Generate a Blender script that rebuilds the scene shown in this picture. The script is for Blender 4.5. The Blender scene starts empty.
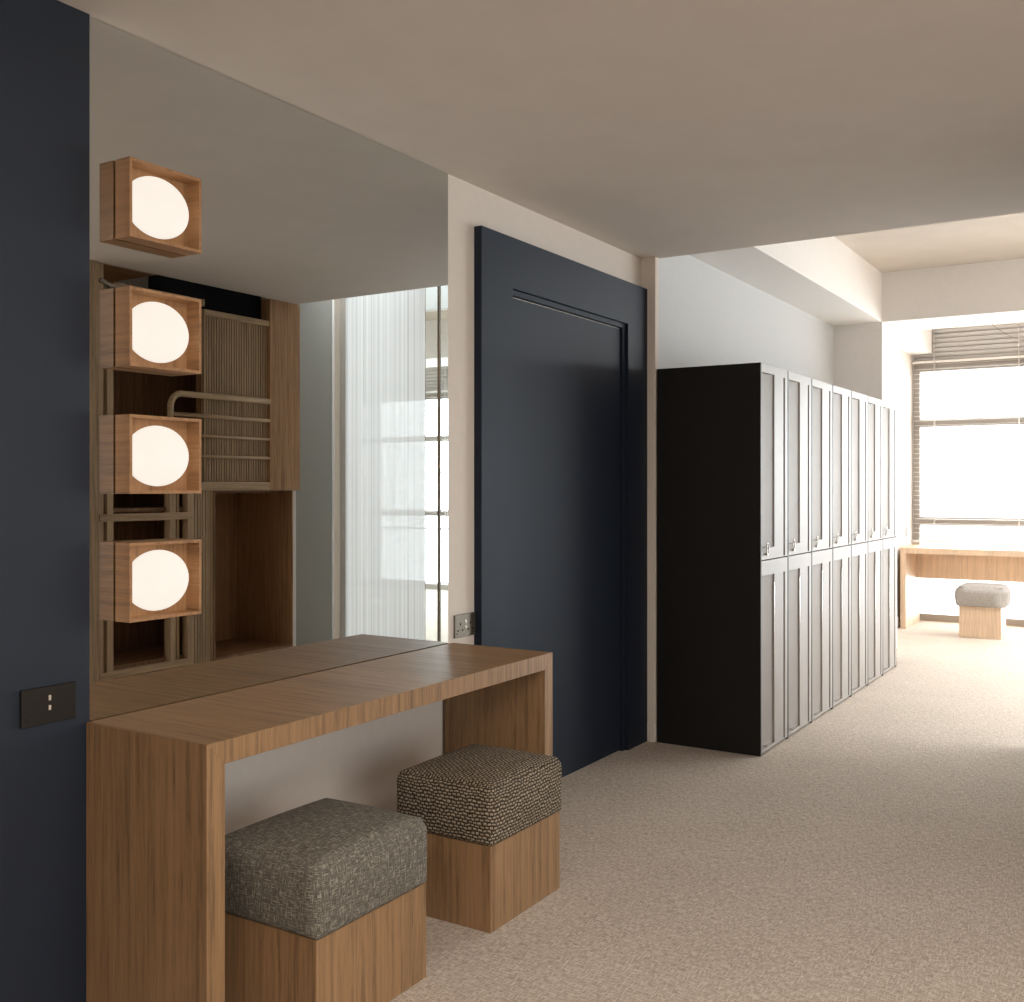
import bpy, bmesh, math, random
from mathutils import Vector, Matrix
random.seed(7)
C = bpy.context.scene.collection
S = bpy.context.scene
PI = math.pi

# ------------------------------------------------------------------ materials
def lin(h):
    r = [int(h[i:i+2], 16)/255 for i in (0, 2, 4)]
    return tuple((c/12.92 if c <= .04045 else ((c+.055)/1.055)**2.4) for c in r) + (1,)

def new_mat(name):
    m = bpy.data.materials.new(name); m.use_nodes = True
    nt = m.node_tree; b = nt.nodes['Principled BSDF']
    return m, nt, b

def N(nt, typ, **kw):
    n = nt.nodes.new(typ)
    for k, v in kw.items():
        if k in n.inputs.keys(): n.inputs[k].default_value = v
        else: setattr(n, k, v)
    return n

def ramp(nt, stops):
    r = nt.nodes.new('ShaderNodeValToRGB'); e = r.color_ramp.elements
    while len(e) < len(stops): e.new(.5)
    for i, (p, c) in enumerate(stops): e[i].position = p; e[i].color = c
    return r

def plain(name, col, rough=.6, metal=0, spec=.5, mottle=.04, bump=0., scale=30):
    m, nt, b = new_mat(name)
    tc = N(nt, 'ShaderNodeTexCoord')
    nz = N(nt, 'ShaderNodeTexNoise', Scale=scale, Detail=4.)
    nt.links.new(tc.outputs['Object'], nz.inputs['Vector'])
    lo = tuple(c*(1-mottle) for c in col[:3])+(1,); hi = tuple(min(1, c*(1+mottle)) for c in col[:3])+(1,)
    r = ramp(nt, [(.3, lo), (.7, hi)])
    nt.links.new(nz.outputs['Fac'], r.inputs['Fac']); nt.links.new(r.outputs['Color'], b.inputs['Base Color'])
    b.inputs['Roughness'].default_value = rough; b.inputs['Metallic'].default_value = metal
    b.inputs['Specular IOR Level'].default_value = spec
    if bump:
        bp = N(nt, 'ShaderNodeBump', Strength=bump, Distance=.002)
        nz2 = N(nt, 'ShaderNodeTexNoise', Scale=400., Detail=2.)
        nt.links.new(tc.outputs['Object'], nz2.inputs['Vector'])
        nt.links.new(nz2.outputs['Fac'], bp.inputs['Height']); nt.links.new(bp.outputs['Normal'], b.inputs['Normal'])
    return m

def wood(name, light, mid, dark, top='x', side='z', rough=.45):
    """straight-grained veneer; grain runs along `top` on horizontal faces and along `side` on upright ones"""
    m, nt, b = new_mat(name); L = nt.links.new
    tc = N(nt, 'ShaderNodeTexCoord'); oi = N(nt, 'ShaderNodeObjectInfo')
    off = N(nt, 'ShaderNodeVectorMath', operation='SCALE'); off.inputs[0].default_value = (7.3, 3.1, 5.7)
    L(oi.outputs['Random'], off.inputs['Scale'])
    add = N(nt, 'ShaderNodeVectorMath', operation='ADD')
    L(tc.outputs['Object'], add.inputs[0]); L(off.outputs['Vector'], add.inputs[1])
    sx = N(nt, 'ShaderNodeSeparateXYZ'); L(tc.outputs['Normal'], sx.inputs[0])
    ab = N(nt, 'ShaderNodeMath', operation='ABSOLUTE'); L(sx.outputs['Z'], ab.inputs[0])
    gt = N(nt, 'ShaderNodeMath', operation='GREATER_THAN'); L(ab.outputs[0], gt.inputs[0]); gt.inputs[1].default_value = .6
    def scaled(a):
        v = {'x': (.035, 1, 1), 'y': (1, .035, 1), 'z': (1, 1, .035)}[a]
        n = N(nt, 'ShaderNodeVectorMath', operation='MULTIPLY'); n.inputs[1].default_value = v
        L(add.outputs[0], n.inputs[0]); return n
    mx = N(nt, 'ShaderNodeMix', data_type='VECTOR')
    L(gt.outputs[0], mx.inputs['Factor']); L(scaled(side).outputs[0], mx.inputs[4]); L(scaled(top).outputs[0], mx.inputs[5])
    vec = mx.outputs[1]
    n1 = N(nt, 'ShaderNodeTexNoise', Scale=62., Detail=5., Roughness=.6, Distortion=.25)
    n2 = N(nt, 'ShaderNodeTexNoise', Scale=330., Detail=3., Roughness=.65)
    n3 = N(nt, 'ShaderNodeTexNoise', Scale=9., Detail=2.)
    for n in (n1, n2, n3): L(vec, n.inputs['Vector'])
    a1 = N(nt, 'ShaderNodeMath', operation='MULTIPLY_ADD'); a1.inputs[1].default_value = .5; L(n1.outputs['Fac'], a1.inputs[0])
    a2 = N(nt, 'ShaderNodeMath', operation='MULTIPLY'); a2.inputs[1].default_value = .32; L(n2.outputs['Fac'], a2.inputs[0]); L(a2.outputs[0], a1.inputs[2])
    a3 = N(nt, 'ShaderNodeMath', operation='MULTIPLY_ADD'); a3.inputs[1].default_value = .18; L(n3.outputs['Fac'], a3.inputs[0]); L(a1.outputs[0], a3.inputs[2])
    r = ramp(nt, [(.39, dark), (.5, mid), (.61, light)])
    L(a3.outputs[0], r.inputs['Fac']); L(r.outputs['Color'], b.inputs['Base Color'])
    b.inputs['Roughness'].default_value = rough; b.inputs['Specular IOR Level'].default_value = .35
    bp = N(nt, 'ShaderNodeBump', Strength=.12, Distance=.001); L(n2.outputs['Fac'], bp.inputs['Height']); L(bp.outputs['Normal'], b.inputs['Normal'])
    return m

def mult(c, k): return tuple(x*k for x in c[:3])+(1,)
OAK = (.282, .165, .082, 1)
M = {}
M['oak'] = wood('oak veneer', mult(OAK, 1.22), OAK, mult(OAK, .55), 'x', 'z')
M['oak_box'] = wood('oak lamp box', mult((.365, .193, .089), 1.15), (.365, .193, .089, 1), mult((.365, .193, .089), .62), 'y', 'x')
M['oak_boxz'] = wood('oak lamp back', mult((.365, .193, .089), 1.15), (.365, .193, .089, 1), mult((.365, .193, .089), .62), 'y', 'z')
PO = (.64, .475, .335, 1)
M['pale_oak'] = wood('pale oak veneer', mult(PO, 1.12), PO, mult(PO, .78), 'x', 'z')
TB = (.50, .36, .225, 1)
M['timber'] = wood('raw timber', mult(TB, 1.25), TB, mult(TB, .6), 'y', 'z', .6)
M['timber_h'] = wood('raw timber rail', mult(TB, 1.3), mult(TB, 1.05), mult(TB, .65), 'y', 'y', .6)
M['oak_dark'] = wood('shelving oak', (.34, .19, .096, 1), (.265, .142, .07, 1), (.17, .086, .041, 1), 'y', 'z')
M['niche'] = wood('niche oak', (.55, .32, .165, 1), (.44, .25, .125, 1), (.27, .145, .07, 1), 'y', 'z')
M['wall'] = plain('warm white wall paint', (.70, .63, .565, 1), .85, mottle=.015, spec=.2)
M['white'] = plain('white paint', (.84, .82, .80, 1), .8, mottle=.012, spec=.2)
M['cool'] = plain('pale cool grey wall paint', (.60, .61, .615, 1), .85, mottle=.015, spec=.2)
M['ceil'] = plain('ceiling paint', (.63, .575, .52, 1), .9, mottle=.02, spec=.1, scale=6)
M['ceil_up'] = plain('upper ceiling plaster', (.64, .585, .525, 1), .9, mottle=.04, spec=.1, scale=4)
M['grey'] = plain('grey wall paint', (.34, .33, .30, 1), .8, mottle=.02, spec=.2)
M['taupe'] = plain('taupe post paint', (.40, .36, .31, 1), .6, mottle=.02)
M['navy'] = plain('navy paint', (.0082, .0138, .0255, 1), .55, mottle=.06, scale=5, spec=.45)
M['navy_door'] = plain('navy door lacquer', (.0082, .0138, .0268, 1), .6, mottle=.05, scale=4, spec=.28)
M['black'] = plain('black laminate', (.0085, .0075, .0065, 1), .55, mottle=.12, scale=8, spec=.35)
M['beige'] = plain('greige locker laminate', (.35, .32, .295, 1), .5, mottle=.03, scale=7, spec=.3)
M['chrome'] = plain('nickel', (.55, .52, .48, 1), .25, metal=1, mottle=.02)
M['bronze'] = plain('brushed nickel plate', (.17, .145, .115, 1), .42, metal=.75, mottle=.06, scale=120)
M['blackplate'] = plain('black bronze plate', (.016, .013, .010, 1), .4, metal=.2, mottle=.1, scale=60)
M['blackpin'] = plain('socket slot black', (.006, .005, .005, 1), .7, mottle=.05)
M['ivory'] = plain('ivory rocker', (.55, .48, .40, 1), .4, mottle=.02)
M['frame'] = plain('bronze window frame', (.34, .305, .27, 1), .5, mottle=.03)
M['slat'] = plain('white blind slat', (.78, .75, .72, 1), .5, mottle=.01)
M['louvre'] = plain('grey louvre board', (.55, .53, .51, 1), .6, mottle=.02)
M['cord'] = plain('cord', (.75, .72, .68, 1), .6, mottle=.02)
M['cable'] = plain('dark cable', (.26, .24, .22, 1), .6, mottle=.02)
M['dark'] = plain('dark navy backing', (.010, .011, .014, 1), .8, mottle=.05, spec=.2)

def mirror_mat():
    m, nt, b = new_mat('tinted mirror')
    tc = N(nt, 'ShaderNodeTexCoord'); nz = N(nt, 'ShaderNodeTexNoise', Scale=2.)
    nt.links.new(tc.outputs['Object'], nz.inputs['Vector'])
    r = ramp(nt, [(.3, (.71, .735, .735, 1)), (.7, (.72, .745, .745, 1))])
    nt.links.new(nz.outputs['Fac'], r.inputs['Fac']); nt.links.new(r.outputs['Color'], b.inputs['Base Color'])
    b.inputs['Metallic'].default_value = 1; b.inputs['Roughness'].default_value = 0.0
    return m
M['mirror'] = mirror_mat()

def glow(name, col, s):
    m, nt, b = new_mat(name)
    tc = N(nt, 'ShaderNodeTexCoord'); nz = N(nt, 'ShaderNodeTexNoise', Scale=12.)
    nt.links.new(tc.outputs['Object'], nz.inputs['Vector'])
    r = ramp(nt, [(.3, mult(col, .97)), (.7, col)])
    nt.links.new(nz.outputs['Fac'], r.inputs['Fac'])
    nt.links.new(r.outputs['Color'], b.inputs['Emission Color']); b.inputs['Emission Strength'].default_value = s
    b.inputs['Base Color'].default_value = (.10, .095, .09, 1); b.inputs['Specular IOR Level'].default_value = .15
    return m
M['opal'] = glow('lit opal glass', (1, .91, .80, 1), .93)
M['fill_glow'] = glow('added ceiling fill glow', (1, .95, .90, 1), 1.0)  # glow for the added ceiling fill fixtures only

def glass(name, tint, gl=.06, trans=0.):
    m = bpy.data.materials.new(name); m.use_nodes = True; nt = m.node_tree; nt.nodes.clear(); L = nt.links.new
    out = N(nt, 'ShaderNodeOutputMaterial')
    t = N(nt, 'ShaderNodeBsdfTransparent'); t.inputs[0].default_value = tint
    g = N(nt, 'ShaderNodeBsdfGlossy'); g.inputs['Roughness'].default_value = .05
    fr = N(nt, 'ShaderNodeFresnel'); fr.inputs['IOR'].default_value = 1.25
    mx = N(nt, 'ShaderNodeMixShader')
    L(fr.outputs[0], mx.inputs[0]); L(t.outputs[0], mx.inputs[1]); L(g.outputs[0], mx.inputs[2])
    last = mx
    if trans:
        tr = N(nt, 'ShaderNodeBsdfTranslucent'); tr.inputs[0].default_value = (.66, .66, .655, 1)
        df = N(nt, 'ShaderNodeBsdfDiffuse'); df.inputs[0].default_value = (.60, .595, .585, 1)
        m1 = N(nt, 'ShaderNodeMixShader'); m1.inputs[0].default_value = .35
        L(tr.outputs[0], m1.inputs[1]); L(df.outputs[0], m1.inputs[2])
        tc = N(nt, 'ShaderNodeTexCoord'); mp = N(nt, 'ShaderNodeMapping'); mp.inputs['Scale'].default_value = (1, .0, .0)
        nz = N(nt, 'ShaderNodeTexNoise', Scale=55., Detail=4., Roughness=.8)
        L(tc.outputs['Object'], mp.inputs[0]); L(mp.outputs[0], nz.inputs['Vector'])
        mr = N(nt, 'ShaderNodeMapRange'); mr.inputs[1].default_value = .3; mr.inputs[2].default_value = .7
        mr.inputs[3].default_value = trans-.06; mr.inputs[4].default_value = min(1, trans+.2)
        L(nz.outputs['Fac'], mr.inputs[0])
        rc = ramp(nt, [(.36, (.38, .38, .375, 1)), (.5, (.58, .58, .575, 1)), (.6, (.64, .64, .635, 1))]); L(nz.outputs['Fac'], rc.inputs['Fac']); L(rc.outputs[0], tr.inputs[0]); L(rc.outputs[0], df.inputs[0])
        m2 = N(nt, 'ShaderNodeMixShader'); L(mr.outputs[0], m2.inputs[0])
        L(mx.outputs[0], m2.inputs[1]); L(m1.outputs[0], m2.inputs[2]); last = m2
    L(last.outputs[0], out.inputs[0])
    return m
M['pane'] = glass('window glass', (.97, .98, .98, 1))
M['clear'] = glass('clear screen glass', (.90, .94, .95, 1))
M['reeded'] = glass('reeded white glass', (.93, .95, .95, 1), trans=1.)

def carpet():
    m, nt, b = new_mat('beige loop carpet'); L = nt.links.new
    tc = N(nt, 'ShaderNodeTexCoord')
    def n(sc, detail, scale):
        mp = N(nt, 'ShaderNodeMapping'); mp.inputs['Scale'].default_value = sc; L(tc.outputs['Object'], mp.inputs[0])
        z = N(nt, 'ShaderNodeTexNoise', Scale=scale, Detail=detail, Roughness=.5, Distortion=.25); L(mp.outputs[0], z.inputs['Vector']); return z
    a = n((1, .2, 1), 2., 185.); c = n((.2, 1, 1), 2., 185.)
    mxx = N(nt, 'ShaderNodeMath', operation='MAXIMUM'); L(a.outputs['Fac'], mxx.inputs[0]); L(c.outputs['Fac'], mxx.inputs[1])
    big = n((1, 1, 1), 3., 3.2)
    r = ramp(nt, [(.43, (.385, .32, .262, 1)), (.56, (.545, .468, .395, 1)), (.70, (.69, .61, .53, 1))])
    L(mxx.outputs[0], r.inputs['Fac'])
    r2 = ramp(nt, [(.3, (.94, .94, .94, 1)), (.7, (1, 1, 1, 1))]); L(big.outputs['Fac'], r2.inputs['Fac'])
    mm = N(nt, 'ShaderNodeMix', data_type='RGBA', blend_type='MULTIPLY'); mm.inputs[0].default_value = 1
    L(r.outputs[0], mm.inputs[6]); L(r2.outputs[0], mm.inputs[7]); L(mm.outputs[2], b.inputs['Base Color'])
    b.inputs['Roughness'].default_value = .95; b.inputs['Specular IOR Level'].default_value = .05
    bp = N(nt, 'ShaderNodeBump', Strength=.4, Distance=.005); L(mxx.outputs[0], bp.inputs['Height']); L(bp.outputs['Normal'], b.inputs['Normal'])
    return m
M['carpet'] = carpet()

def tweed(name, dark, mid, light, s=1.0):
    m, nt, b = new_mat(name); L = nt.links.new
    tc = N(nt, 'ShaderNodeTexCoord')
    def n(sc, detail, scale):
        mp = N(nt, 'ShaderNodeMapping'); mp.inputs['Scale'].default_value = sc; L(tc.outputs['UV'], mp.inputs[0])
        z = N(nt, 'ShaderNodeTexNoise', Scale=scale*s, Detail=detail, Roughness=.6); L(mp.outputs[0], z.inputs['Vector']); return z
    a = n((1, .09, 1), 2., 420.); c = n((.09, 1, 1), 2., 420.)
    mxx = N(nt, 'ShaderNodeMath', operation='MAXIMUM'); L(a.outputs['Fac'], mxx.inputs[0]); L(c.outputs['Fac'], mxx.inputs[1])
    wv = N(nt, 'ShaderNodeTexChecker', Scale=520*s); L(tc.outputs['UV'], wv.inputs['Vector'])
    ad = N(nt, 'ShaderNodeMath', operation='MULTIPLY_ADD'); ad.inputs[1].default_value = .06; L(wv.outputs['Fac'], ad.inputs[0]); L(mxx.outputs[0], ad.inputs[2])
    r = ramp(nt, [(.47, dark), (.62, mid), (.78, light)]); L(ad.outputs[0], r.inputs['Fac']); L(r.outputs[0], b.inputs['Base Color'])
    b.inputs['Roughness'].default_value = .9; b.inputs['Specular IOR Level'].default_value = .1
    bp = N(nt, 'ShaderNodeBump', Strength=.6, Distance=.002); L(ad.outputs[0], bp.inputs['Height']); L(bp.outputs['Normal'], b.inputs['Normal'])
    return m
M['tweed'] = tweed('grey brown tweed', (.076, .069, .057, 1), (.166, .152, .128, 1), (.50, .455, .375, 1))
M['greyfab'] = tweed('pale grey wool', (.27, .25, .23, 1), (.36, .33, .305, 1), (.46, .43, .40, 1), .8)

def basket():
    m, nt, b = new_mat('black and cream basket weave'); L = nt.links.new
    tc = N(nt, 'ShaderNodeTexCoord')
    nz = N(nt, 'ShaderNodeTexNoise', Scale=38., Detail=2.); L(tc.outputs['UV'], nz.inputs['Vector'])
    vs = N(nt, 'ShaderNodeVectorMath', operation='SCALE'); vs.inputs['Scale'].default_value = .016; L(nz.outputs['Color'], vs.inputs[0])
    av = N(nt, 'ShaderNodeVectorMath', operation='ADD'); L(tc.outputs['UV'], av.inputs[0]); L(vs.outputs[0], av.inputs[1])
    br = N(nt, 'ShaderNodeTexBrick', Scale=1.)
    br.offset = .5; br.squash = 1
    for k, v in {'Mortar Size': .0052, 'Mortar Smooth': 1., 'Brick Width': .0170, 'Row Height': .0108, 'Bias': 0.}.items(): br.inputs[k].default_value = v
    br.inputs['Color1'].default_value = (.47, .39, .29, 1); br.inputs['Color2'].default_value = (.36, .29, .21, 1); br.inputs['Mortar'].default_value = (.018, .014, .011, 1)
    L(av.outputs[0], br.inputs['Vector'])
    L(br.outputs['Color'], b.inputs['Base Color'])
    b.inputs['Roughness'].default_value = .9; b.inputs['Specular IOR Level'].default_value = .1
    inv = N(nt, 'ShaderNodeMath', operation='SUBTRACT'); inv.inputs[0].default_value = 1; L(br.outputs['Fac'], inv.inputs[1])
    bp = N(nt, 'ShaderNodeBump', Strength=.8, Distance=.003); L(inv.outputs[0], bp.inputs['Height']); L(bp.outputs['Normal'], b.inputs['Normal'])
    return m
M['basket'] = basket()

# ------------------------------------------------------------------ mesh helpers (world coordinates in, made local to the thing)
ORI = {}
def box(bm, x0, x1, y0, y1, z0, z1, bev=0., seg=1):
    vs = [bm.verts.new(p) for p in ((x0, y0, z0), (x1, y0, z0), (x1, y1, z0), (x0, y1, z0), (x0, y0, z1), (x1, y0, z1), (x1, y1, z1), (x0, y1, z1))]
    fs = [bm.faces.new([vs[i] for i in f]) for f in ((3, 2, 1, 0), (4, 5, 6, 7), (0, 1, 5, 4), (1, 2, 6, 5), (2, 3, 7, 6), (3, 0, 4, 7))]
    if bev:
        es = list({e for f in fs for e in f.edges})
        bmesh.ops.bevel(bm, geom=es, offset=bev, segments=seg, affect='EDGES', profile=.5, clamp_overlap=True)
def bx(*a, **k):
    bm = bmesh.new(); box(bm, *a, **k); return bm
def boxes(lst, bev=0.):
    bm = bmesh.new()
    for a in lst: box(bm, *a, bev=bev)
    return bm
def prism(bm, poly, axis, a, b):
    """extrude a 2-D polygon along an axis; poly in the two other axes in xyz order"""
    def P(u, v, w): return {'x': (w, u, v), 'y': (u, w, v), 'z': (u, v, w)}[axis]
    A = [bm.verts.new(P(u, v, a)) for u, v in poly]; B = [bm.verts.new(P(u, v, b)) for u, v in poly]
    n = len(poly)
    bm.faces.new(A); bm.faces.new(B[::-1])
    for i in range(n): bm.faces.new([A[i], B[i], B[(i+1) % n], A[(i+1) % n]][::-1])
    bmesh.ops.recalc_face_normals(bm, faces=bm.faces[:])
def tube(bm, pts, r, n=10, cap=True):
    pts = [Vector(p) for p in pts]; rings = []
    up = Vector((0, 0, 1))
    for i, p in enumerate(pts):
        d = (pts[min(i+1, len(pts)-1)]-pts[max(i-1, 0)]).normalized()
        s = d.cross(up)
        if s.length < .1: s = d.cross(Vector((1, 0, 0)))
        s.normalize(); t = s.cross(d).normalized()
        rings.append([bm.verts.new(p+r*(math.cos(2*PI*k/n)*s+math.sin(2*PI*k/n)*t)) for k in range(n)])
    # keep the rings aligned when the side vector flips
    for i in range(1, len(rings)):
        A, B = rings[i-1], rings[i]
        best = min(range(n), key=lambda o: sum((A[k].co-B[(k+o) % n].co).length for k in range(n)))
        rings[i] = B[best:]+B[:best]
    for A, B in zip(rings, rings[1:]):
        for k in range(n): bm.faces.new((A[k], A[(k+1) % n], B[(k+1) % n], B[k])).smooth = True
    if cap: bm.faces.new(rings[0][::-1]); bm.faces.new(rings[-1])
    bmesh.ops.recalc_face_normals(bm, faces=bm.faces[:])
def torus(bm, c, ry, rz, r, n=28, m=8):
    V = []
    for i in range(n):
        a = 2*PI*i/n; cy, cz = math.cos(a), math.sin(a); row = []
        for j in range(m):
            b = 2*PI*j/m; k = math.cos(b)*r
            row.append(bm.verts.new((c[0]+math.sin(b)*r, c[1]+cy*(ry+k), c[2]+cz*(rz+k))))
        V.append(row)
    for i in range(n):
        for j in range(m):
            bm.faces.new((V[i][j], V[(i+1) % n][j], V[(i+1) % n][(j+1) % m], V[i][(j+1) % m])).smooth = True
    bmesh.ops.recalc_face_normals(bm, faces=bm.faces[:])
def ellipsoid(bm, c, rx, ry, rz, n=40, m=24):
    r = bmesh.ops.create_uvsphere(bm, u_segments=n, v_segments=m, radius=1)
    for v in r['verts']: v.co = Vector((c[0]+v.co.x*rx, c[1]+v.co.y*ry, c[2]+v.co.z*rz))
    for f in bm.faces: f.smooth = True
def cushion(x0, x1, y0, y1, z0, z1, rt=.045, rs=.03, bulge=.012, crown=.012, n=14):
    """upholstered block: rounded top edge, softly rounded corners, slight bulge; box-mapped UVs in metres"""
    bm = bmesh.new(); uv = bm.loops.layers.uv.new('UVMap')
    bmesh.ops.create_cube(bm, size=2)
    bmesh.ops.subdivide_edges(bm, edges=bm.edges[:], cuts=n*2-1, use_grid_fill=True)
    cx, cy, cz = (x0+x1)/2, (y0+y1)/2, (z0+z1)/2; hx, hy, hz = (x1-x0)/2, (y1-y0)/2, (z1-z0)/2
    face = {}
    for f in bm.faces:
        nn = f.normal; k = max(range(3), key=lambda i: abs(nn[i])); face[f.index] = (k, nn[k] > 0)
        for l in f.loops:
            p = l.vert.co; q = (p.x*hx, p.y*hy, p.z*hz)
            l[uv].uv = {0: (q[1], q[2]), 1: (q[0]+.137, q[2]), 2: (q[1]+.071, q[0]+.053)}[k]
    for v in bm.verts:
        p = v.co.copy()
        X, Y, Z = p.x*hx, p.y*hy, p.z*hz
        rr = rt if Z > 0 else .012
        # round: clamp to inner box then push out
        ix = max(-hx+rs, min(hx-rs, X)); iy = max(-hy+rs, min(hy-rs, Y))
        d = Vector((X-ix, Y-iy)); m_ = max(abs(d.x), abs(d.y))
        if d.length > 1e-9: d = d/d.length*m_
        X, Y = ix+d.x, iy+d.y
        e = min(rr, hz)
        top = max(0, abs(Z)-(hz-e))/e
        edge = max(abs(p.x), abs(p.y))
        inset = min(hx, hy)-min(hx-abs(X), hy-abs(Y)) if False else 0
        # vertical rounding against the nearest side
        dx, dy = hx-abs(X), hy-abs(Y); dd = min(dx, dy)
        if top > 0 and abs(abs(p.z)-1) > 1e-6:      # side faces near top/bottom: pull in
            a = top*PI/4
            pull = e*(1-math.cos(a)); Z = math.copysign(hz-e+e*math.sin(a), Z)
            X -= math.copysign(pull*(abs(X)/hx), X) if dx <= dy+rs else 0
            Y -= math.copysign(pull*(abs(Y)/hy), Y) if dy <= dx+rs else 0
        elif abs(abs(p.z)-1) < 1e-6:
            t = min(1, dd/e); a = PI/4+t*PI/4
            pull = e*(1-math.cos(PI/4))
            if t < 1:
                Z = math.copysign(hz-e+e*math.sin(a), Z); new = e*(1-math.cos(a)) if True else 0
                if dx <= dy: X = math.copysign(hx-new, X)
                if dy <= dx: Y = math.copysign(hy-new, Y)
                Y = max(-hy+e*(1-math.cos(PI/4)), min(hy-e*(1-math.cos(PI/4)), Y)); X = max(-hx+e*(1-math.cos(PI/4)), min(hx-e*(1-math.cos(PI/4)), X))
        b = bulge*(1-p.z*p.z)*(1 if abs(p.z) < 1 else 0)
        if abs(p.x) > .999: X += math.copysign(b*(1-p.y*p.y), X)
        if abs(p.y) > .999: Y += math.copysign(b*(1-p.x*p.x), Y)
        if p.z > .999: Z += crown*(1-p.x*p.x)*(1-p.y*p.y)
        v.co = (cx+X, cy+Y, cz+Z)
    for f in bm.faces: f.smooth = True
    return bm

def link(o): C.objects.link(o); return o
def thing(name, label, cat, loc, group=None):
    o = link(bpy.data.objects.new(name, None)); o.location = loc; o.empty_display_size = .05
    ORI[o.name] = Vector(loc); o['label'] = label; o['category'] = cat
    if group: o['group'] = group
    return o
def obj(name, bm, mat, parent=None, origin=None, smooth_angle=None):
    org = ORI[parent.name] if parent else (Vector(origin) if origin else Vector((0, 0, 0)))
    for v in bm.verts: v.co -= org
    me = bpy.data.meshes.new(name); bm.to_mesh(me); bm.free()
    me.materials.append(mat)
    o = link(bpy.data.objects.new(name, me)); ORI[o.name] = org
    if parent: o.parent = parent
    else: o.location = org
    return o
def struct(name, bm, mat):
    o = obj(name, bm, mat); o['kind'] = 'structure'; return o
def tag(o, label, cat, group=None):
    o['label'] = label; o['category'] = cat
    if group: o['group'] = group
    return o
def kids(o): return [c for c in bpy.data.objects if c.parent == o]
def dup(root, loc, label):
    r = root.copy(); C.objects.link(r); r.location = loc; r['label'] = label; ORI[r.name] = Vector(loc)
    for ch in kids(root):
        c = ch.copy(); C.objects.link(c); c.parent = r
        for g in kids(ch):
            d = g.copy(); C.objects.link(d); d.parent = c
    return r

# ------------------------------------------------------------------ the setting
XW = -2.38           # plaster of the left wall
XM = -2.374          # silvered face of the mirror
struct('floor', bx(-2.7, 5.2, -2.6, 11.6, -.12, 0), M['carpet'])
struct('wall_left', boxes([(XW-.15, XW, -2.6, 5.113, 0, 2.58), (XW-.15, -2.20, 9.2, 11.5, 0, 3.07)]), M['wall'])
struct('wall_left_lockers', bx(XW-.15, -2.30, 5.16, 9.2, 0, 3.07), M['cool'])
struct('wall_near', bx(XW, XM+.006, -2.6, 1.720, 0, 2.58), M['navy'])
struct('trim_1', bx(XW-.15, -2.297, 5.113, 5.16, 0, 2.58, bev=.002), M['wall'])
struct('baseboard_left', bx(-2.342, -2.299, 5.106, 5.113, 0, .10, bev=.002), M['wall'])
struct('baseboard_far', boxes([(-2.2, -2.188, 9.21, 11.22, 0, .10)], bev=.003), M['white'])
struct('ceiling', boxes([(XW-.15, .18, -2.6, 5.166, 2.58, 3.07), (.18, 3.15, -2.6, 3.3, 2.58, 3.07)]), M['ceil'])
struct('ceiling_upper', bx(XW-.15, 5.2, 3.3, 11.6, 3.07, 3.2), M['ceil_up'])
struct('wall_bulkhead', bx(-2.30, -1.918, 5.166, 8.65, 2.678, 3.07), M['white'])
struct('wall_beam', bx(-1.918, 5.0, 8.65, 9.25, 2.678, 3.07), M['white'])
struct('wall_column', bx(-2.32, -1.918, 8.65, 9.2, 0, 3.07), M['white'])
struct('wall_soffit', bx(-2.20, -2.0, 9.25, 11.2, 2.71, 3.07), M['white'])
struct('wall_right', bx(5.0, 5.15, 5.05, 11.6, 0, 3.07), M['white'])
struct('wall_back', boxes([(.50, 5.0, 5.205, 5.285, 0, 3.07), (3.0, 3.15, -2.6, -1.9, 0, 2.58), (3.0, 3.15, 2.9, 3.3, 0, 2.58), (3.0, 3.15, -1.9, 2.9, 0, .25), (3.0, 3.15, -1.9, 2.9, 2.45, 2.58), (.80, 3.15, 3.3, 3.4, 0, 3.07), (.80, .9, 3.4, 5.205, 0, 3.07), (XW-.15, 3.15, -2.7, -2.6, 0, 2.58)]), M['wall'])
struct('wall_far', boxes([(XW-.15, 5.15, 11.30, 11.5, 2.955, 3.07), (XW-.15, -2.187, 11.30, 11.5, 0, 2.955), (4.9, 5.15, 11.30, 11.5, 0, 2.955)]), M['white'])
struct('wall_partition', bx(.50, .58, 5.285, 5.875, 0, 3.07), M['grey'])

# navy door: wide flat surround and a recessed flush leaf
d = link(bpy.data.objects.new('door_1', None)); d.location = (-2.343, 4.29, 0); ORI['door_1'] = Vector((-2.343, 4.29, 0)); d['kind'] = 'structure'
Y0, Y1, ZT = 3.518, 5.112, 2.412; a0, a1, at = 3.758, 4.878, 2.196; XF = -2.343
obj('door_frame', boxes([(XW, XF, Y0, a0, 0, ZT), (XW, XF, a1, Y1, 0, ZT), (XW, XF, a0, a1, at, ZT)]), M['navy_door'], d)
obj('door_stop', boxes([(XW, XF-.016, a1-.030, a1, 0, at), (XW, XF-.016, a0, a0+.006, 0, at-.0), (XW, XF-.016, a0+.006, a1-.030, at-.024, at)], bev=.001), M['navy_door'], d)
obj('door_leaf', bx(XW, XF-.028, a0+.010, a1-.036, .006, at-.030, bev=.0015), M['navy_door'], d)

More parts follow.
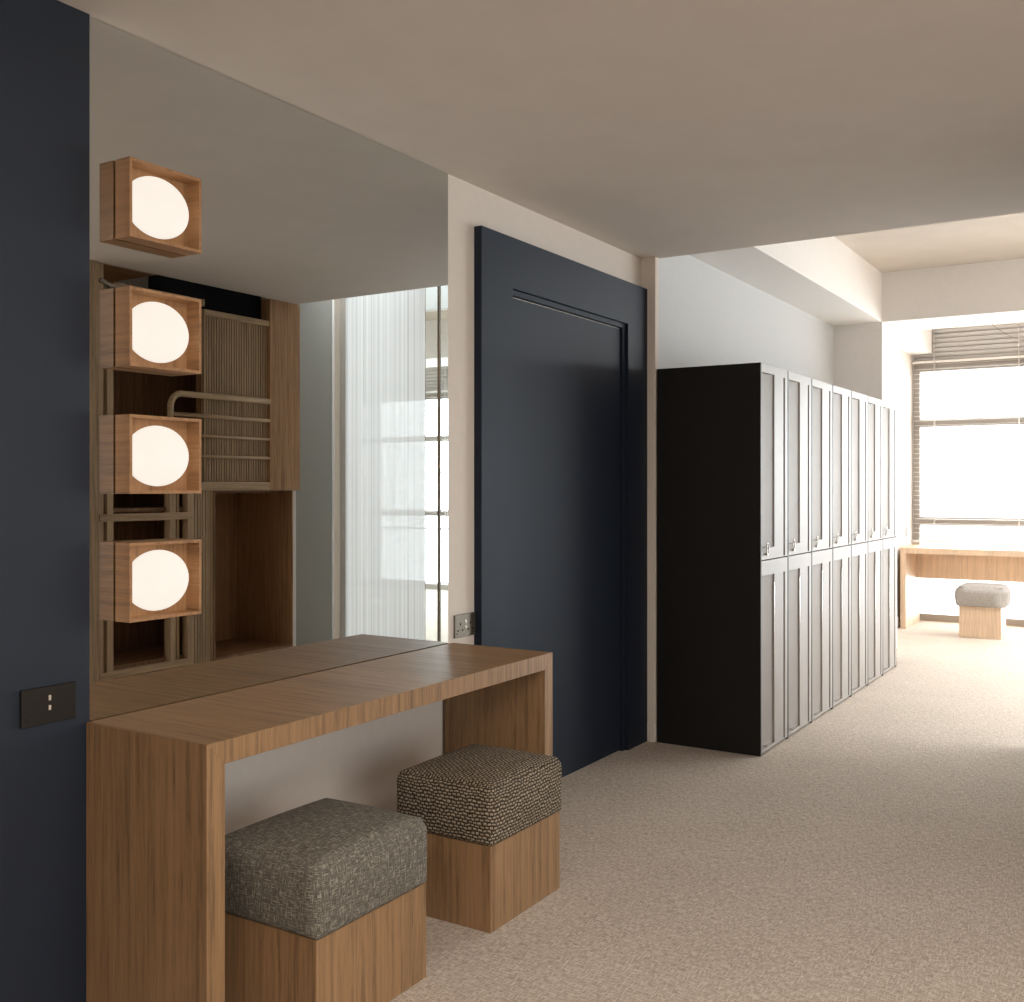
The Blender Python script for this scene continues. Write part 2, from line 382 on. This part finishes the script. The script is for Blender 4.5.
# windows
w = link(bpy.data.objects.new('window_1', None)); w.location = (1.3, 11.3, 0); ORI['window_1'] = Vector((1.3, 11.3, 0)); w['kind'] = 'structure'
fx = [-2.187, .15, 2.5, 4.84]
fr = bmesh.new()
for i, x in enumerate(fx): box(fr, x, x+.06, 11.28, 11.36, 0, 2.63)
for z0, z1 in ((0, .068), (.975, 1.055), (1.973, 2.049), (2.536, 2.63)):
    for p, q in zip(fx, fx[1:]): box(fr, p+.06, q, 11.28, 11.36, z0, z1)
obj('window_frame', fr, M['frame'], w)
for p, q in zip(fx, fx[1:]):
    for z0, z1 in ((.068, .975), (1.055, 1.973), (2.049, 2.536)):
        obj('window_pane', bx(p+.06, q, 11.32, 11.326, z0, z1), M['pane'], w)
lv = bmesh.new()
for k in range(7):
    z = 2.63+k*.0475
    prism(lv, [(11.34, z)]+[(11.322-.034*math.sin(PI*q/8*.5+.0)-.0, z+.0465*(1-math.cos(PI*q/8*.5))) for q in range(9)]+[(11.34, z+.0465)], 'x', -2.187, 4.9)
obj('louvre_panel', lv, M['louvre'], w)
w2 = link(bpy.data.objects.new('added_window', None)); w2.location = (3.07, .5, .25); ORI['added_window'] = Vector((3.07, .5, .25)); w2['kind'] = 'structure'  # unseen window added on the right to let side light in
obj('window_frame', boxes([(3.05, 3.1, -1.9, -1.84, .25, 2.45), (3.05, 3.1, .47, .53, .25, 2.45), (3.05, 3.1, 2.84, 2.9, .25, 2.45), (3.05, 3.1, -1.84, .47, .25, .31), (3.05, 3.1, .53, 2.84, .25, .31), (3.05, 3.1, -1.84, .47, 2.39, 2.45), (3.05, 3.1, .53, 2.84, 2.39, 2.45)]), M['frame'], w2)
for p, q in ((-1.84, .47), (.53, 2.84)): obj('window_pane', bx(3.07, 3.076, p, q, .31, 2.39), M['pane'], w2)

# ------------------------------------------------------------------ blinds
def blind(x0, x1, label, cords):
    t = thing('venetian_blind', label, 'blind', ((x0+x1)/2, 11.24, .80), 'white venetian blinds')
    obj('headrail', bx(x0, x1, 11.222, 11.258, 2.616, 2.640, bev=.003), M['slat'], t)
    sl = bmesh.new(); z = 2.605
    while z > .86:
        prism(sl, [(11.224, z-.0025), (11.24, z+.0003), (11.256, z-.001), (11.256, z), (11.24, z+.0015), (11.224, z-.0013)], 'x', x0+.004, x1-.004); z -= .0475
    obj('slats', sl, M['slat'], t)
    obj('bottom_rail', bx(x0, x1, 11.215, 11.265, .80, .822, bev=.003), M['slat'], t)
    for cx in cords:
        b = bmesh.new()
        for yy in (11.213, 11.267): tube(b, [(cx, yy, .81), (cx, yy, 2.954 if yy < 11.24 else 2.64)], .0035, 6)
        obj('cord', b, M['cord'], t)
    return t
blind(-2.195, 1.30, 'white venetian blind lowered behind the pale desk at the far end', (-1.98, -1.205, -.3, .6, 1.2))
blind(1.33, 4.86, 'white venetian blind seen only in the mirror, beyond the reeded glass', (1.5, 2.4, 3.3, 4.2, 4.75))
cb = bmesh.new()
P = [(-1.42, 11.0, 2.935), (-1.40, 11.0, 2.915), (-1.335, 11.0, 2.86), (-1.25, 11.0, 2.80), (-1.16, 11.0, 2.757), (-1.05, 11.0, 2.74), (-.93, 11.0, 2.76), (-.80, 11.0, 2.84), (-.72, 11.0, 2.95), (-.70, 11.0, 3.069)]
P = [(-1.44, 11.0, 3.069), (-1.43, 11.0, 2.99)]+P
tube(cb, P, .004, 6)
tag(obj('cable', cb, M['cable'], origin=(-1.1, 11.0, 3.069)), 'thin dark cable drooping in front of the blind slats under the far ceiling', 'cable')

# ------------------------------------------------------------------ mirror, desk, stools, lamps
tag(obj('mirror', bx(XW, XM, 1.724, 3.328, .66, 2.578), M['mirror'], origin=(XM, 2.5, .66)), 'tall frameless wall mirror rising from the oak desk to the ceiling', 'mirror')

ty0, ty1, tx, tz, tk, th = 1.709, 3.351, -1.917, .744, .057, .057
tb = XM+.007
t = thing('desk', 'oak waterfall desk standing below the mirror with the globe lamps', 'desk', (-2.14, 2.53, 0))
def pr(poly, a, b, bev=.0008):
    bm = bmesh.new(); prism(bm, poly, 'x', a, b)
    bmesh.ops.bevel(bm, geom=bm.edges[:], offset=bev, segments=1, affect='EDGES'); return bm
obj('tabletop', pr([(ty0, tz), (ty0+th, tz-tk), (ty1-th, tz-tk), (ty1, tz)], tb, tx), M['oak'], t)
obj('leg', pr([(ty0, 0), (ty0+th, 0), (ty0+th, tz-tk), (ty0, tz)], tb, tx), M['oak'], t)
obj('leg', pr([(ty1-th, 0), (ty1, 0), (ty1, tz), (ty1-th, tz-tk)], tb, tx), M['oak'], t)

t = thing('stool', 'oak block stool with grey-brown tweed cushion, nearest under the desk', 'stool', (-1.95, 2.10, 0), 'upholstered block stools')
obj('base', bx(-2.105, -1.729, 1.881, 2.321, 0, .262, bev=.0012), M['oak'], t)
obj('cushion', cushion(-2.107, -1.721, 1.875, 2.330, .262, .447, rt=.042, rs=.026, crown=.016), M['tweed'], t)
t = thing('stool', 'oak block stool with black and cream basket-weave cushion beside the desk end', 'stool', (-1.945, 2.865, 0), 'upholstered block stools')
obj('base', bx(-2.095, -1.7325, 2.651, 3.076, 0, .262, bev=.0012), M['oak'], t)
obj('cushion', cushion(-2.099, -1.724, 2.647, 3.087, .262, .446, rt=.034, rs=.018, crown=.014), M['basket'], t)
t = thing('stool', 'small pale oak stool with light grey cushion in front of the far window', 'stool', (-1.41, 10.35, 0), 'upholstered block stools')
obj('base', bx(-1.584, -1.236, 10.18, 10.52, 0, .285, bev=.0015), M['pale_oak'], t)
obj('cushion', cushion(-1.615, -1.20, 10.14, 10.55, .285, .47, rt=.06, rs=.10, bulge=.02), M['greyfab'], t)

LG = 'globe lamps on the mirror'
def lamp(zc, label):
    y0, y1, dep, h = 1.800, 2.042, .062, .210
    t = thing('wall_lamp', label, 'lamp', (XM, (y0+y1)/2, zc-h/2), LG)
    z0, z1 = zc-h/2, zc+h/2; xa, xb = XM+.0045, XM+dep; k = .0085
    # seams: four mitred boards
    b = bmesh.new()
    prism(b, [(y0, z0), (y0+k, z0+k), (y0+k, z1-k), (y0, z1)], 'x', xa, xb)
    prism(b, [(y1, z0), (y1, z1), (y1-k, z1-k), (y1-k, z0+k)], 'x', xa, xb)
    prism(b, [(y0, z1), (y0+k, z1-k), (y1-k, z1-k), (y1, z1)], 'x', xa, xb)
    prism(b, [(y0, z0), (y1, z0), (y1-k, z0+k), (y0+k, z0+k)], 'x', xa, xb)
    obj('box_frame', b, M['oak_box'], t)
    obj('mount_plate', bx(XM+.0003, xa, y0+.02, y1-.02, z0+.02, z1-.02), M['blackpin'], t)
    obj('back_panel', bx(xa, xa+.006, y0+k, y1-k, z0+k, z1-k), M['oak_boxz'], t)
    b = bmesh.new(); ellipsoid(b, (xa+.030, (y0+y1)/2-.009, zc-.002), .0295, .106, .083)
    obj('globe', b, M['opal'], t)
    b = bmesh.new(); tube(b, [(xa+.005, (y0+y1)/2-.004, zc-.002), (xa+.012, (y0+y1)/2-.004, zc-.002)], .03, 20)
    obj('globe_mount', b, M['chrome'], t)
    return t
L0 = lamp(2.119, 'topmost of the four oak box lamps with glowing globes on the mirror')
for z, s in ((1.778, 'second from top of the four oak box lamps with glowing globes on the mirror'),
             (1.440, 'third from top of the four oak box lamps with glowing globes on the mirror'),
             (1.100, 'lowest of the four oak box lamps with glowing globes, just above the desk')):
    dup(L0, (XM, L0.location.y, z-.105), s)

def socket(name, y0, y1, z0, z1, x, plate, pins, rock, label, sgn=1):
    t = thing(name, label, 'socket', (x, (y0+y1)/2, z0), 'double wall sockets')
    W, H_ = y1-y0, z1-z0; xf = x+.009
    obj('plate', bx(x+.0005, xf, y0, y1, z0, z1, bev=.0012), plate, t)
    for k in (0, 1):
        yc = y0+W*(.25 if k == 0 else .75)
        b = bmesh.new()
        box(b, xf-.001, xf+.0008, yc-.004, yc+.004, z0+H_*.52, z0+H_*.64)
        for s in (-1, 1): box(b, xf-.001, xf+.0008, yc+s*.016-.005, yc+s*.016+.005, z0+H_*.27, z0+H_*.34)
        obj('pin_slots', b, pins, t)
    for k in (0, 1):
        b = bx(xf-.001, xf+.003, y0+W*.5-.003, y0+W*.5+.003, z0+H_*(.36 if k == 0 else .62), z0+H_*(.49 if k == 0 else .76), bev=.0006)
        obj('rocker', b, rock, t)
    b = bmesh.new(); box(b, xf-.001, xf+.0005, y0+W*.02, y1-W*.02, z0+H_*.325, z0+H_*.335)
    for s in (-1, 1): tube(b, [(xf-.001, y0+W*.5+s*W*.41, z0+H_*.18), (xf+.001, y0+W*.5+s*W*.41, z0+H_*.18)], .004, 12)
    obj('screw_line', b, pins, t)
    return t
socket('wall_socket', 1.524, 1.674, .764, .856, XM+.006, M['blackplate'], M['blackpin'], M['ivory'], 'black bronze double socket with two ivory rockers on the navy wall')
socket('wall_socket', 3.372, 3.5155, .757, .848, XW, M['bronze'], M['blackpin'], M['chrome'], 'brushed nickel double socket between the mirror and the navy door')
socket('wall_socket', 10.95, 11.12, .87, .96, -2.20, M['bronze'], M['blackpin'], M['chrome'], 'small grey double socket above the far pale desk beside the window')

t = thing('desk', 'pale oak desk with deep apron standing under the bright far window', 'desk', (0, 10.85, 0))
obj('tabletop', bx(-2.163, 1.55, 10.52, 11.19, .722, .778, bev=.0015), M['pale_oak'], t)
obj('leg', bx(-2.163, -2.112, 10.52, 11.19, 0, .722, bev=.001), M['pale_oak'], t)
obj('leg', bx(1.50, 1.55, 10.52, 11.19, 0, .722, bev=.001), M['pale_oak'], t)
obj('apron', bx(-2.112, 1.50, 11.0, 11.03, .455, .722, bev=.001), M['pale_oak'], t)

# ------------------------------------------------------------------ lockers
LX, LB, P7, LH = -1.723, -2.288, .447, 1.982
def locker(y0, label):
    t = thing('locker', label, 'locker', (LX, y0, 0), 'row of two-door lockers')
    y1 = y0+P7-.001; k = .010; xb = LX-.02
    obj('carcass', boxes([(LB, LX-.001, y0, y0+k, 0, LH), (LB, LX-.001, y1-k, y1, 0, LH), (LB, LB+.012, y0+k, y1-k, 0, LH), (LB+.012, xb, y0+k, y1-k, 0, .02), (LB+.012, xb, y0+k, y1-k, LH-k, LH), (LB+.012, xb-.05, y0+k, y1-k, .975, .99),
                          (LB, xb-.0005, y0-.0006, y0, .886, .889)]), M['black'], t)
    def door(z0, z1, rz0, rz1):
        a, b_ = y0+k+.001, y1-k-.001; r0, r1 = y0+.021, y0+.217; g0, g1 = y0+.366, y0+.394; xi = xb
        # leaf split around a deep pull recess and a slim full-height groove
        bm = boxes([(xi, LX, a, r0, z0, z1), (xi, LX, r1, g0, z0, z1), (xi, LX, g1, b_, z0, z1),
                    (xi, LX, r0, r1, z0, rz0), (xi, LX, r0, r1, rz1, z1),
                    (xi, LX, g0, g1, z0, z0+.006), (xi, LX, g0, g1, rz1, z1), (xi, xi+.002, g0, g1, z0+.006, rz1)])
        # recess pocket behind the leaf
        xp = LX-.036
        for q in ((xp-.003, xp, r0-.003, r1+.003, rz0-.003, rz1+.003), (xp, xi, r0-.003, r0, rz0, rz1), (xp, xi, r0, r1, rz0-.003, rz0), (xp, xi, r0, r1, rz1, rz1+.003)): box(bm, *q)
        prism(bm, [(xp, r0+.002), (LX-.007, r1-.001), (LX-.0005, r1-.0005), (LX-.0005, r1), (xp, r1)], 'z', rz0, rz1)   # splayed far cheek of the pull
        return bm
    up = obj('door', door(.986, LH-.001, 1.046, 1.938), M['beige'], t)
    lo = obj('door', door(.012, .980, .028, .905), M['beige'], t)
    b = bmesh.new(); torus(b, (LX+.010, y0+.075, 1.040), .014, .028, .0035)
    h = obj('ring_pull', b, M['chrome'], up)
    b = bmesh.new(); tube(b, [(LX+.0003, y0+.075, 1.013), (LX+.013, y0+.075, 1.013)], .006, 12)
    obj('pull_boss', b, M['chrome'], up)
    b = bmesh.new(); box(b, LX-.020, LX+.001, y0+.0005, y0+.0038, .979, .987)
    obj('hinge_pin', b, M['ivory'], t)
    b = boxes([(LX-.018, LX+.001, y0+.10, y0+.2165, .0282, .0315), (LX-.004, LX+.0012, y0+.2135, y0+.2185, .0325, .86)]); obj('recess_glint', b, M['chrome'], lo)  # chrome strips stand in for light caught along the recess edges
    return t
LL = ['greige two-door locker nearest the navy door, its black side panel showing', 'second locker along from the black side panel, greige doors',
      'third locker along from the black side panel, greige doors', 'middle locker, fourth along from the black side panel',
      'third locker back from the far end of the row, fifth from the black side panel', 'last but one locker at the far window end of the row',
      'last locker of the row, nearest the far window']
K0 = locker(5.117, LL[0])
for i in range(1, 7): dup(K0, (LX, 5.117+i*P7, 0), LL[i])

# ------------------------------------------------------------------ what the mirror shows: timber fittings along the right-hand side
XS = .18
t = thing('wall_unit', 'built-in timber wall unit with slats, shelves and towel rail, seen in the mirror', 'wall unit', (.45, 4.35, 0))
for a, b_, z1, x0 in ((3.565, 3.622, 2.58, XS-.02), (3.628, 3.668, 2.58, XS), (3.686, 3.728, 2.45, XS-.005), (4.117, 4.160, 1.33, XS), (4.192, 4.212, 1.33, XS+.03), (4.245, 4.285, 1.33, XS-.005)):
    obj('post', bx(x0, x0+.05, a, b_, 0, z1, bev=.002), M['timber'], t)
for z0, z1 in ((.298, .337), (1.165, 1.207), (2.45, 2.49)):
    obj('rail', bx(XS-.006, XS+.03, 3.728 if z0 > 2 else 3.64, 4.375 if z0 > 2 else 4.29, z0, z1, bev=.002), M['timber_h'], t)
for z in (.337, 1.215, 1.345):
    obj('shelf_board', bx(XS+.032, .68, 3.67, 4.376, z, z+.022, bev=.001), M['oak_dark'], t)
obj('back_panel', bx(.68, .70, 3.56, 4.922, .05, 2.45), M['oak_dark'], t)
obj('side_panel', bx(XS+.052, .68, 3.60, 3.62, 0, 2.58), M['oak_dark'], t)
obj('top_panel', bx(XS, .76, 3.56, 4.04, 2.584, 2.606), M['niche'], t)
b = bmesh.new(); prism(b, [(3.63, 2.475), (3.70, 2.455), (3.76, 2.458), (3.76, 2.47), (3.70, 2.472), (3.64, 2.495)], 'x', XS-.02, XS+.0)
obj('bracket', b, M['chrome'], t)
sl = bmesh.new(); y = 4.395
while y < 4.915: box(sl, .205, .232, y, y+.0125, 1.388, 2.40); y += .0205
obj('slats', sl, M['timber'], t)
obj('slat_backing', bx(.236, .26, 4.38, 4.922, 1.388, 2.40), M['oak_dark'], t)
obj('rail', bx(XS+.005, .235, 4.38, 4.922, 2.40, 2.435, bev=.002), M['timber_h'], t)
obj('rail', bx(XS, .255, 4.105, 4.922, 1.335, 1.388, bev=.002), M['timber_h'], t)
obj('end_panel', bx(XS, .76, 4.922, 5.199, 1.335, 2.58, bev=.0015), M['niche'], t)
obj('top_backing', boxes([(.262, .28, 4.045, 4.922, 2.41, 3.0), (.70, .72, 3.56, 4.045, 2.45, 2.583)]), M['dark'], t)
pts = [(.19, 4.128, 1.388), (.19, 4.128, 1.825)]
for k in range(1, 9):
    a = PI/2*k/8; pts.append((.19, 4.128+.085*(1-math.cos(a)), 1.825+.085*math.sin(a)))
pts += [(.19, 4.5, 1.911), (.19, 4.922, 1.911)]
b = bmesh.new(); tube(b, pts, .0185, 12); tr = obj('towel_rail', b, M['timber_h'], t)
for z, r in ((1.787, .012), (1.666, .0095), (1.544, .0095)):
    b = bmesh.new(); tube(b, [(.19, 4.140, z), (.19, 4.922, z)], r, 10); obj('bar', b, M['timber_h'], tr)
b = bmesh.new(); y = 4.292
while y < 4.445: box(b, XS+.01, XS+.04, y, y+.015, 0, 1.333); y += .0205
obj('slats', b, M['timber'], t)
obj('slat_backing', bx(XS+.042, XS+.055, 4.29, 4.45, 0, 1.333), M['oak_dark'], t)
obj('side_panel', bx(XS, .70, 4.45, 4.462, 0, 1.333), M['oak_dark'], t)
obj('side_panel', bx(XS, .70, 5.121, 5.133, 0, 1.333), M['niche'], t)
obj('back_panel', bx(.70, .712, 4.45, 5.133, 0, 1.333), M['niche'], t)
obj('top_panel', bx(.256, .70, 4.462, 5.121, 1.32, 1.334), M['oak_dark'], t)
obj('bottom_panel', bx(XS, .70, 4.462, 5.121, .29, .311), M['oak_dark'], t)
obj('edge_trim', bx(XS+.02, XS+.045, 5.136, 5.182, 0, 1.333), M['white'], t)

# reeded glass screen beyond
t = thing('glass_screen', 'white reeded glass screen seen in the right part of the mirror', 'screen', (.15, 6.05, 0))
obj('post', bx(.52, .60, 5.99, 6.07, 0, 3.07, bev=.002), M['taupe'], t)
obj('post', bx(-.365, -.345, 6.04, 6.06, 0, 3.07, bev=.002), M['chrome'], t)
obj('edge_strip', bx(.50, .512, 5.878, 5.90, 0, 3.07), M['white'], t)
b = bmesh.new(); n = 300; xa, xb = -.229, .519
A = [b.verts.new((xa+(xb-xa)*i/n, 6.05+.0028*(1 if i % 4 in (1, 2) else -1), .012)) for i in range(n+1)]
B = [b.verts.new((v.co.x, v.co.y, 3.06)) for v in A]
for i in range(n): b.faces.new((A[i], A[i+1], B[i+1], B[i]))
obj('reeded_pane', b, M['reeded'], t)
obj('clear_pane', bx(-.56, -.232, 6.046, 6.054, .012, 3.06), M['clear'], t)

# ------------------------------------------------------------------ light
t = thing('added_ceiling_light', 'round ceiling light behind the camera, added as unseen fill', 'lamp', (-.6, -1.0, 2.575))
b = bmesh.new(); tube(b, [(-.6, -1.0, 2.572), (-.6, -1.0, 2.5795)], .30, 40); obj('diffuser', b, M['fill_glow'], t)  # added disc that lifts the near room from behind the camera

t = thing('added_ceiling_light', 'long rectangular ceiling light panel above the right-hand aisle, added as unseen fill', 'lamp', (.55, 1.0, 2.565))
obj('frame', boxes([(-.28, -.25, -.23, 2.23, 2.562, 2.58), (1.35, 1.38, -.23, 2.23, 2.562, 2.58), (-.25, 1.35, -.23, -.20, 2.562, 2.58), (-.25, 1.35, 2.20, 2.23, 2.562, 2.58)]), M['white'], t)
obj('diffuser', bx(-.25, 1.35, -.20, 2.20, 2.570, 2.579), M['fill_glow'], t)  # added panel, throws light down on the near floor and stools

for x, y, hx, hy, lab in ((.75, 6.9, .9, 1.2, 'square ceiling light panel in the raised ceiling before the beam, added as unseen fill'), (1.6, 10.2, 1.8, .6, 'long ceiling light panel between the beam and the far window, added as unseen fill')):
    t = thing('added_ceiling_light', lab, 'lamp', (x, y, 3.055))  # both raised-ceiling panels are added to brighten floor and soffit
    obj('frame', boxes([(x-hx-.03, x-hx, y-hy-.03, y+hy+.03, 3.052, 3.07), (x+hx, x+hx+.03, y-hy-.03, y+hy+.03, 3.052, 3.07), (x-hx, x+hx, y-hy-.03, y-hy, 3.052, 3.07), (x-hx, x+hx, y+hy, y+hy+.03, 3.052, 3.07)]), M['white'], t)
    obj('diffuser', bx(x-hx, x+hx, y-hy, y+hy, 3.060, 3.069), M['fill_glow'], t)

def area(name, loc, rot, sx, sy, e, col, spread=180):
    l = bpy.data.lights.new(name, 'AREA'); l.shape = 'RECTANGLE'; l.size = sx; l.size_y = sy; l.energy = e; l.color = col; l.spread = math.radians(spread)
    o = link(bpy.data.objects.new(name, l)); o.location = loc; o.rotation_euler = rot; return o
DAY = (.92, .97, 1.0)
area('daylight_far', (1.3, 11.75, 1.55), (-PI/2, 0, 0), 7.0, 3.0, 860, DAY)
area('fill_side', (3.4, .5, 1.35), (PI/2, 0, PI/2), 4.8, 2.2, 40, (1, .93, .85))  # added side light shining through the unseen right-hand window
area('fill_aisle', (.55, 1.0, 2.555), (0, 0, 0), 1.6, 2.4, 55, (1, .87, .75))  # added overhead fill for the aisle floor
area('fill_near', (-.6, -1.0, 2.56), (0, 0, 0), .6, .6, 18, (1, .88, .76))  # added fill from behind the camera
area('fill_bay', (.75, 6.9, 3.04), (0, 0, 0), 1.8, 2.4, 75, DAY, 140)  # added fill on the bay carpet, bounces up to the soffit
area('fill_window', (1.6, 10.2, 3.04), (0, 0, 0), 3.6, 1.2, 190, DAY, 130)  # added fill for the floor by the far window
W = bpy.data.worlds.new('World'); S.world = W; W.use_nodes = True
bg = W.node_tree.nodes['Background']; bg.inputs[0].default_value = (.95, .98, 1.0, 1); bg.inputs[1].default_value = 2.7

# ------------------------------------------------------------------ camera
cam = bpy.data.cameras.new('Camera'); co = link(bpy.data.objects.new('Camera', cam))
cam.sensor_fit = 'HORIZONTAL'; cam.sensor_width = 36; cam.lens = 36*1045.1/1024; cam.shift_y = -12.9/1024; cam.clip_start = .02
co.location = (0, 0, 1.35); co.rotation_euler = (PI/2, 0, math.radians(32.0))
S.camera = co
S.view_settings.view_transform = 'Standard'; S.view_settings.look = 'None'; S.view_settings.gamma = 1; S.view_settings.use_curve_mapping = False
S.view_settings.exposure = 0.0
S.cycles.use_denoising = True
S.cycles.max_bounces = 10; S.cycles.diffuse_bounces = 6; S.cycles.glossy_bounces = 5; S.cycles.transparent_max_bounces = 24
